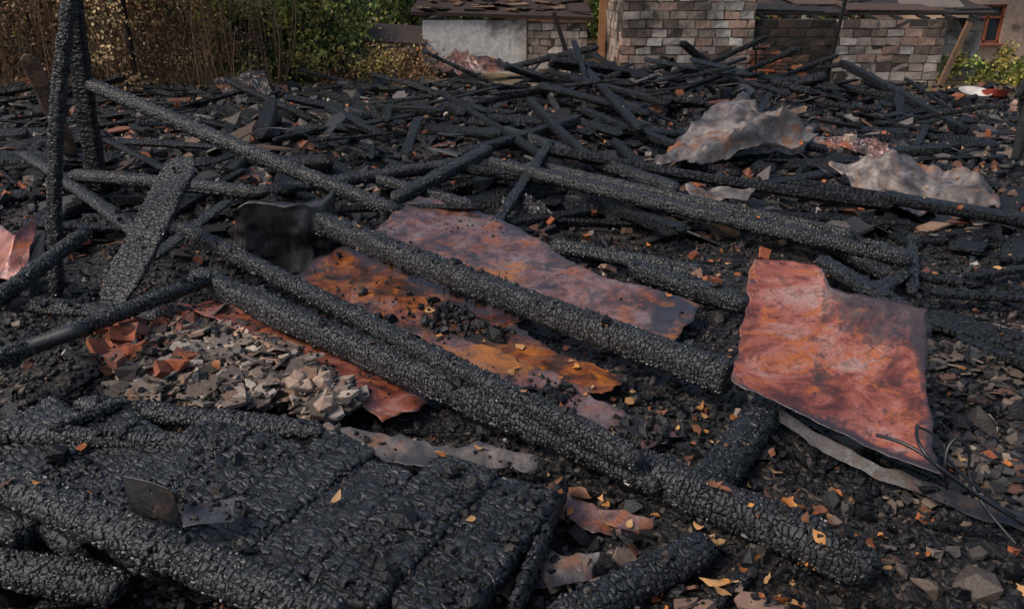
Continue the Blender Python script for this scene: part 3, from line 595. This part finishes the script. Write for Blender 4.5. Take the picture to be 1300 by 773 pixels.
def leaf(l,s,nn):
    V=LV*s*np.array([1,random.uniform(.6,1.15),1]); cu=random.uniform(-3,6)/s*.5; cv=random.uniform(-4,9)/s*.5
    V[:,2]+=cu*V[:,0]**2*.5+cv*V[:,1]**2*.35+rng.normal(size=len(V))*s*.05
    Rm=np.array(Vector(nn).to_track_quat('Z','Y').to_matrix()@Matrix.Rotation(random.random()*6.28,3,'Z')@Matrix.Rotation(random.gauss(0,.3),3,'X'))
    c=random.choice([(.58,.26,.07),(.50,.18,.045),(.62,.36,.15),(.34,.11,.03),(.55,.30,.12),(.24,.10,.05),(.42,.24,.11)])
    a.add(V@Rm.T+l+np.array([0,0,.010+s*.05]),LQ,LT,None,np.clip(np.array(c)*random.uniform(.65,1.1),0,1))
zones=[(640,430,50,20,7),(720,480,50,25,10),(800,510,40,25,8),(880,535,35,20,10),(930,450,40,35,12),(740,640,50,25,10),(960,700,90,45,30),(1080,660,50,40,18),(1150,560,90,80,8),(920,750,60,20,12),(620,580,60,20,7),(40,685,40,6,7),(560,560,40,10,4),(1000,600,50,35,12),
 (1210,200,60,25,44),(1180,300,80,60,30),(1230,420,50,60,8),(880,300,60,20,14),(930,330,40,15,10),(60,540,60,20,2),(640,235,20,20,3),(1250,660,50,60,6),(150,130,150,20,50),(600,390,60,20,3),(1100,160,90,30,40)]
def dl(u,v,s):
    p=G(u,v,.1); l,nn,nm=drop(p[0],p[1])
    if l is not None and l[2]<1.1 and not nm.startswith(('leaning','board','bent','upright')): leaf(l,s,nn if nn[2]>.5 else np.array([0,0,1.]))
for (u,v,su,sv,n) in zones:
    for j in range(n):
        dl(random.gauss(u,su),random.gauss(v,sv),random.uniform(.03,.075))
for j in range(120):
    y=4+14*random.random(); x=random.uniform(-.7*y,.7*y); l,nn,nm=drop(x,y)
    if l is not None and not nm.startswith(('leaning','board')): leaf(l,random.uniform(.03,.08),nn if nn[2]>.5 else np.array([0,0,1.]))
def dl2(u,v,z,s): 
    p=G(u,v,z); l,nn,nm=drop(p[0],p[1]); 
    if l is not None: leaf(l+np.array([0,0,.008]),s,np.array([0,0,1.]))
for (u,v,z,s) in [(425,629,.3,.085),(104,567,.28,.065),(598,652,.28,.045),(884,550,.05,.11),(888,522,.05,.09),(660,440,.1,.10),(735,634,.05,.12),(693,465,.1,.08),(560,597,.2,.06),(800,505,.08,.09),(1104,693,.03,.10),(905,755,.03,.11)]: dl2(u,v,z,s)
a.build('fallen_leaves',M_leaf)
# ---------- person at right edge
def person(base,yaw):
    root=bpy.data.objects.new('standing_person',None);scene.collection.objects.link(root)
    def skin(name,pts,edges,rad,mat,sub=2):
        me=bpy.data.meshes.new(name);me.from_pydata(pts,edges,[]);o=bpy.data.objects.new(name,me);scene.collection.objects.link(o);me.materials.append(mat)
        m=o.modifiers.new('skin','SKIN');m.use_smooth_shade=True
        for v_,r_ in zip(me.skin_vertices[0].data,rad): v_.radius=(r_,r_*.85) if not isinstance(r_,tuple) else r_
        me.skin_vertices[0].data[0].use_root=True
        s_=o.modifiers.new('sub','SUBSURF');s_.levels=sub;s_.render_levels=sub;o.parent=root;return o
    def cm(n,c,r=.85):
        k=N(n); tc=k.n('ShaderNodeTexCoord').outputs['Object']; f=k.noise(tc,14,4); k.bump(f,.6,.03); return k.fin(k.mix(f,tuple(x*.6 for x in c),tuple(x*1.3 for x in c)),r)
    coat=cm('dark_coat',(.014,.014,.018)); tro=cm('dark_trousers',(.012,.012,.014)); skn=cm('skin',(.45,.28,.21),.5); boot=cm('boots',(.02,.018,.016),.4); hair=cm('hair',(.03,.02,.015),.6); eye=cm('eye_dark',(.02,.015,.01),.2)
    skin('coat',[(0,0,.98),(0,0,1.2),(0,0,1.38),(-.19,0,1.40),(-.26,.02,1.13),(-.25,-.06,.90),(.19,0,1.40),(.26,.02,1.13),(.25,-.06,.90),(0,0,1.46),(0,0,.80),(0,0,.66)],[(0,1),(1,2),(2,3),(3,4),(4,5),(2,6),(6,7),(7,8),(2,9),(0,10),(10,11)],
      [(.17,.12),(.17,.12),(.17,.11),.075,.06,.048,.075,.06,.048,.07,(.19,.13),(.2,.14)],coat)
    skin('trousers',[(0,0,.88),(-.10,0,.84),(-.13,.0,.48),(-.15,.02,.12),(.10,0,.84),(.13,.02,.48),(.15,.03,.12)],[(0,1),(1,2),(2,3),(0,4),(4,5),(5,6)],[.12,.095,.07,.06,.095,.07,.06],tro)
    for s_ in(-1,1): skin('boot_%d'%(1 if s_<0 else 2),[(s_*.15,.03,.16),(s_*.15,.03,.06),(s_*.16,-.08,.045),(s_*.165,-.16,.035)],[(0,1),(1,2),(2,3)],[.06,.055,.045,.035],boot)
    skin('head',[(0,0,1.62),(0,.0,1.70),(0,-.02,1.55),(0,.0,1.46),(0,-.095,1.6)],[(0,1),(0,2),(2,3),(0,4)],[(.075,.09),(.065,.085),.05,.05,.012],skn)
    skin('hair',[(0,.015,1.66),(0,.01,1.73),(0,.05,1.60)],[(0,1),(0,2)],[(.082,.095),(.05,.06),.06],hair)
    for s_ in(-1,1):
        skin('eye',[(s_*.03,-.078,1.635),(s_*.034,-.078,1.635)],[(0,1)],[.010,.010],eye,1); skin('ear',[(s_*.078,.01,1.60),(s_*.082,.015,1.64)],[(0,1)],[.012,.016],skn,1)
        hx=s_*.25; skin('hand_%d'%(1 if s_<0 else 2),[(hx,-.07,.87),(hx,-.085,.80)],[(0,1)],[(.022,.035),(.018,.04)],skn)
        for q in range(4): skin('finger',[(hx,-.11+q*.02,.80),(hx-s_*.006,-.115+q*.02,.765),(hx-s_*.015,-.11+q*.02,.735-.008*(q in(1,2)))],[(0,1),(1,2)],[.009,.0085,.007],skn,1)
        skin('thumb',[(hx,-.10,.85),(hx-s_*.01,-.13,.82),(hx-s_*.015,-.135,.79)],[(0,1),(1,2)],[.011,.01,.008],skn,1)
    root.location=base; root.rotation_euler=(0,0,yaw)
pb=G(1291,217,0); person((pb[0],pb[1],float(gh(pb[0],pb[1]))+.01),math.radians(-150))
# ---------- vegetation
def leafcloud(acc,boxc,boxs,n,ncl,size,pal,cr=.35):
    C=np.array(boxc)+(rng.random((ncl,3))-.5)*np.array(boxs); C=C[C[:,2]>0.02]; w=pick(pal,len(C),.4)
    k=rng.integers(0,len(C),n); P=C[k]+rng.normal(size=(n,3))*cr*np.array([1,1,.8]); P[:,2]=np.abs(P[:,2])
    q=np.array([(-.5,-.3,0),(.5,-.3,0),(.5,.3,0),(-.5,.3,0)])[None]*(size*(.5+rng.random((n,1,1))))
    V=np.einsum('nij,nkj->nki',rots(n,1.2),q)+P[:,None]
    c=np.repeat((w[k]*(1+.3*rng.normal(size=(n,1))))[:,None],4,1)
    acc.add(V.reshape(-1,3),np.arange(n*4).reshape(n,4),None,None,np.clip(c.reshape(-1,3),.004,.6))
def stems(acc,xr,yr,n,h,r,col,lean=.12):
    for j in range(n):
        b=np.array([random.uniform(*xr),random.uniform(*yr),0.]); p=b+np.array([random.gauss(0,lean),random.gauss(0,lean),1])*random.uniform(*h)
        V,Q,T,g=beam(b,p,r*random.uniform(.5,1.4),r*random.uniform(.5,1.2),dl=.3,nc=5,bend=.04,burn=.02); acc.add(V,Q,T,g,np.tile(np.array(col)*random.uniform(.5,1.4),(len(V),1)))
brown=[(.26,.125,.055),(.34,.19,.09),(.14,.07,.035),(.40,.25,.12),(.18,.13,.05),(.07,.045,.025)]
green=[(.13,.19,.035),(.20,.26,.05),(.07,.10,.025),(.29,.29,.07),(.045,.065,.02)]
yel=[(.40,.30,.07),(.30,.26,.07),(.45,.30,.08)]
a=Acc(); leafcloud(a,(-10,19.8,1.3),(9,4,2.8),30000,220,.055,brown,.25); b=Acc(); stems(b,(-14.5,-5.2),(18.0,22),520,(1.2,3.2),.022,(.24,.15,.085)); 
o=a.build('dry_brown_shrubs',M_fol,False); o2=b.build('shrub_stems',M_bark,True)
a=Acc(); leafcloud(a,(-5.6,21.2,1.1),(3.2,2.4,2.3),34000,180,.07,green+green+yel[:1],.25); a.build('green_shrubs',M_fol,False)
a=Acc(); leafcloud(a,(-3.6,20.0,.3),(3,1.6,.6),5000,60,.05,brown+yel,.2); a.build('dry_grass_tufts',M_fol,False)
a=Acc(); leafcloud(a,(-1.0,27.5,1.8),(6,2.4,3.2),16000,140,.1,green,.4); leafcloud(a,(4.3,31,1.8),(9,2.4,3.2),9000,100,.13,green,.4); a.build('background_shrubs',M_fol,False)
a=Acc(); 
for j in range(18):
    cx,cy,hh_=random.uniform(10.3,12.3),random.uniform(18.6,20.6),random.uniform(.2,.8); leafcloud(a,(cx,cy,hh_*.5),(.25,.25,hh_),200,8,.055,green+yel,.09)
a.build('green_weeds',M_fol,False)
a=Acc(); leafcloud(a,(0,38,3.5),(70,8,7.5),50000,700,.3,green+brown[:2],.8); leafcloud(a,(-22,28,3),(12,16,6),20000,250,.22,green+brown,.6); leafcloud(a,(34,36,3),(14,10,6),12000,160,.26,green,.7); a.build('distant_treeline',M_fol,False)
for (tx,ty,hh,lean,pal) in [(-8.3,18.3,5,.1,brown),(-12,21,6,-.2,green),(-6.6,24,6.5,.2,green),(-3.2,27,6,0,yel+green),(-10.3,24.5,6,.1,green),(9.5,28.5,5.5,.1,green)]:
    par=bpy.data.objects.new('tree',None);scene.collection.objects.link(par); a=Acc()
    V,Q,T,g=beam((tx,ty,-.1),(tx+lean,ty,hh*.8),.13,.13,dl=.15,nc=10,bend=.03,burn=.02); a.add(V,Q,T,g,(.03,.022,.018)); b=Acc()
    for j in range(9):
        z=hh*random.uniform(.45,.75); an=random.random()*6.28; r_=random.uniform(.6,1.5); e=np.array([tx+lean*z/hh+r_*math.cos(an),ty+r_*math.sin(an),z+random.uniform(.4,1)])
        V,Q,T,g=beam((tx+lean*z/hh*1.2,ty,z),e,.05,.05,dl=.15,nc=7,bend=.05,burn=.05); a.add(V,Q,T,g,(.05,.035,.025)); leafcloud(b,e,(1.2,1.2,.9),1200,12,.09,pal,.25)
    a.build('trunk',M_bark,True,par); b.build('crown',M_fol,False,par)
# ---------- world, light, camera
SE,SA=48,-112
w=bpy.data.worlds.new('World');scene.world=w;w.use_nodes=True;nt=w.node_tree;bg=nt.nodes['Background'];sk=nt.nodes.new('ShaderNodeTexSky');sk.sky_type='NISHITA';sk.sun_disc=False
sk.sun_elevation=math.radians(SE);sk.sun_rotation=math.radians(SA);sk.air_density=1.0;sk.dust_density=3.0;sk.ozone_density=.8;nt.links.new(sk.outputs[0],bg.inputs[0]);bg.inputs[1].default_value=.15
L=bpy.data.lights.new('sun','SUN');L.energy=2.3;L.angle=math.radians(16);L.color=(1,.89,.77);o=bpy.data.objects.new('sun',L);scene.collection.objects.link(o)
el,az=math.radians(SE),math.radians(SA); dv=Vector((math.sin(az)*math.cos(el),math.cos(az)*math.cos(el),math.sin(el))); o.rotation_euler=dv.to_track_quat('Z','Y').to_euler()
cam=bpy.data.cameras.new('camera');cam.sensor_width=36;cam.lens=F*36/1300;cam.clip_end=1500;cam.dof.use_dof=True;cam.dof.focus_distance=4.6;cam.dof.aperture_fstop=5.6
co=bpy.data.objects.new('camera',cam);scene.collection.objects.link(co);co.location=(0,0,H);co.rotation_euler=(math.radians(90)-PITCH,0,0);scene.camera=co
scene.view_settings.view_transform='Standard';scene.view_settings.look='None';scene.view_settings.exposure=0
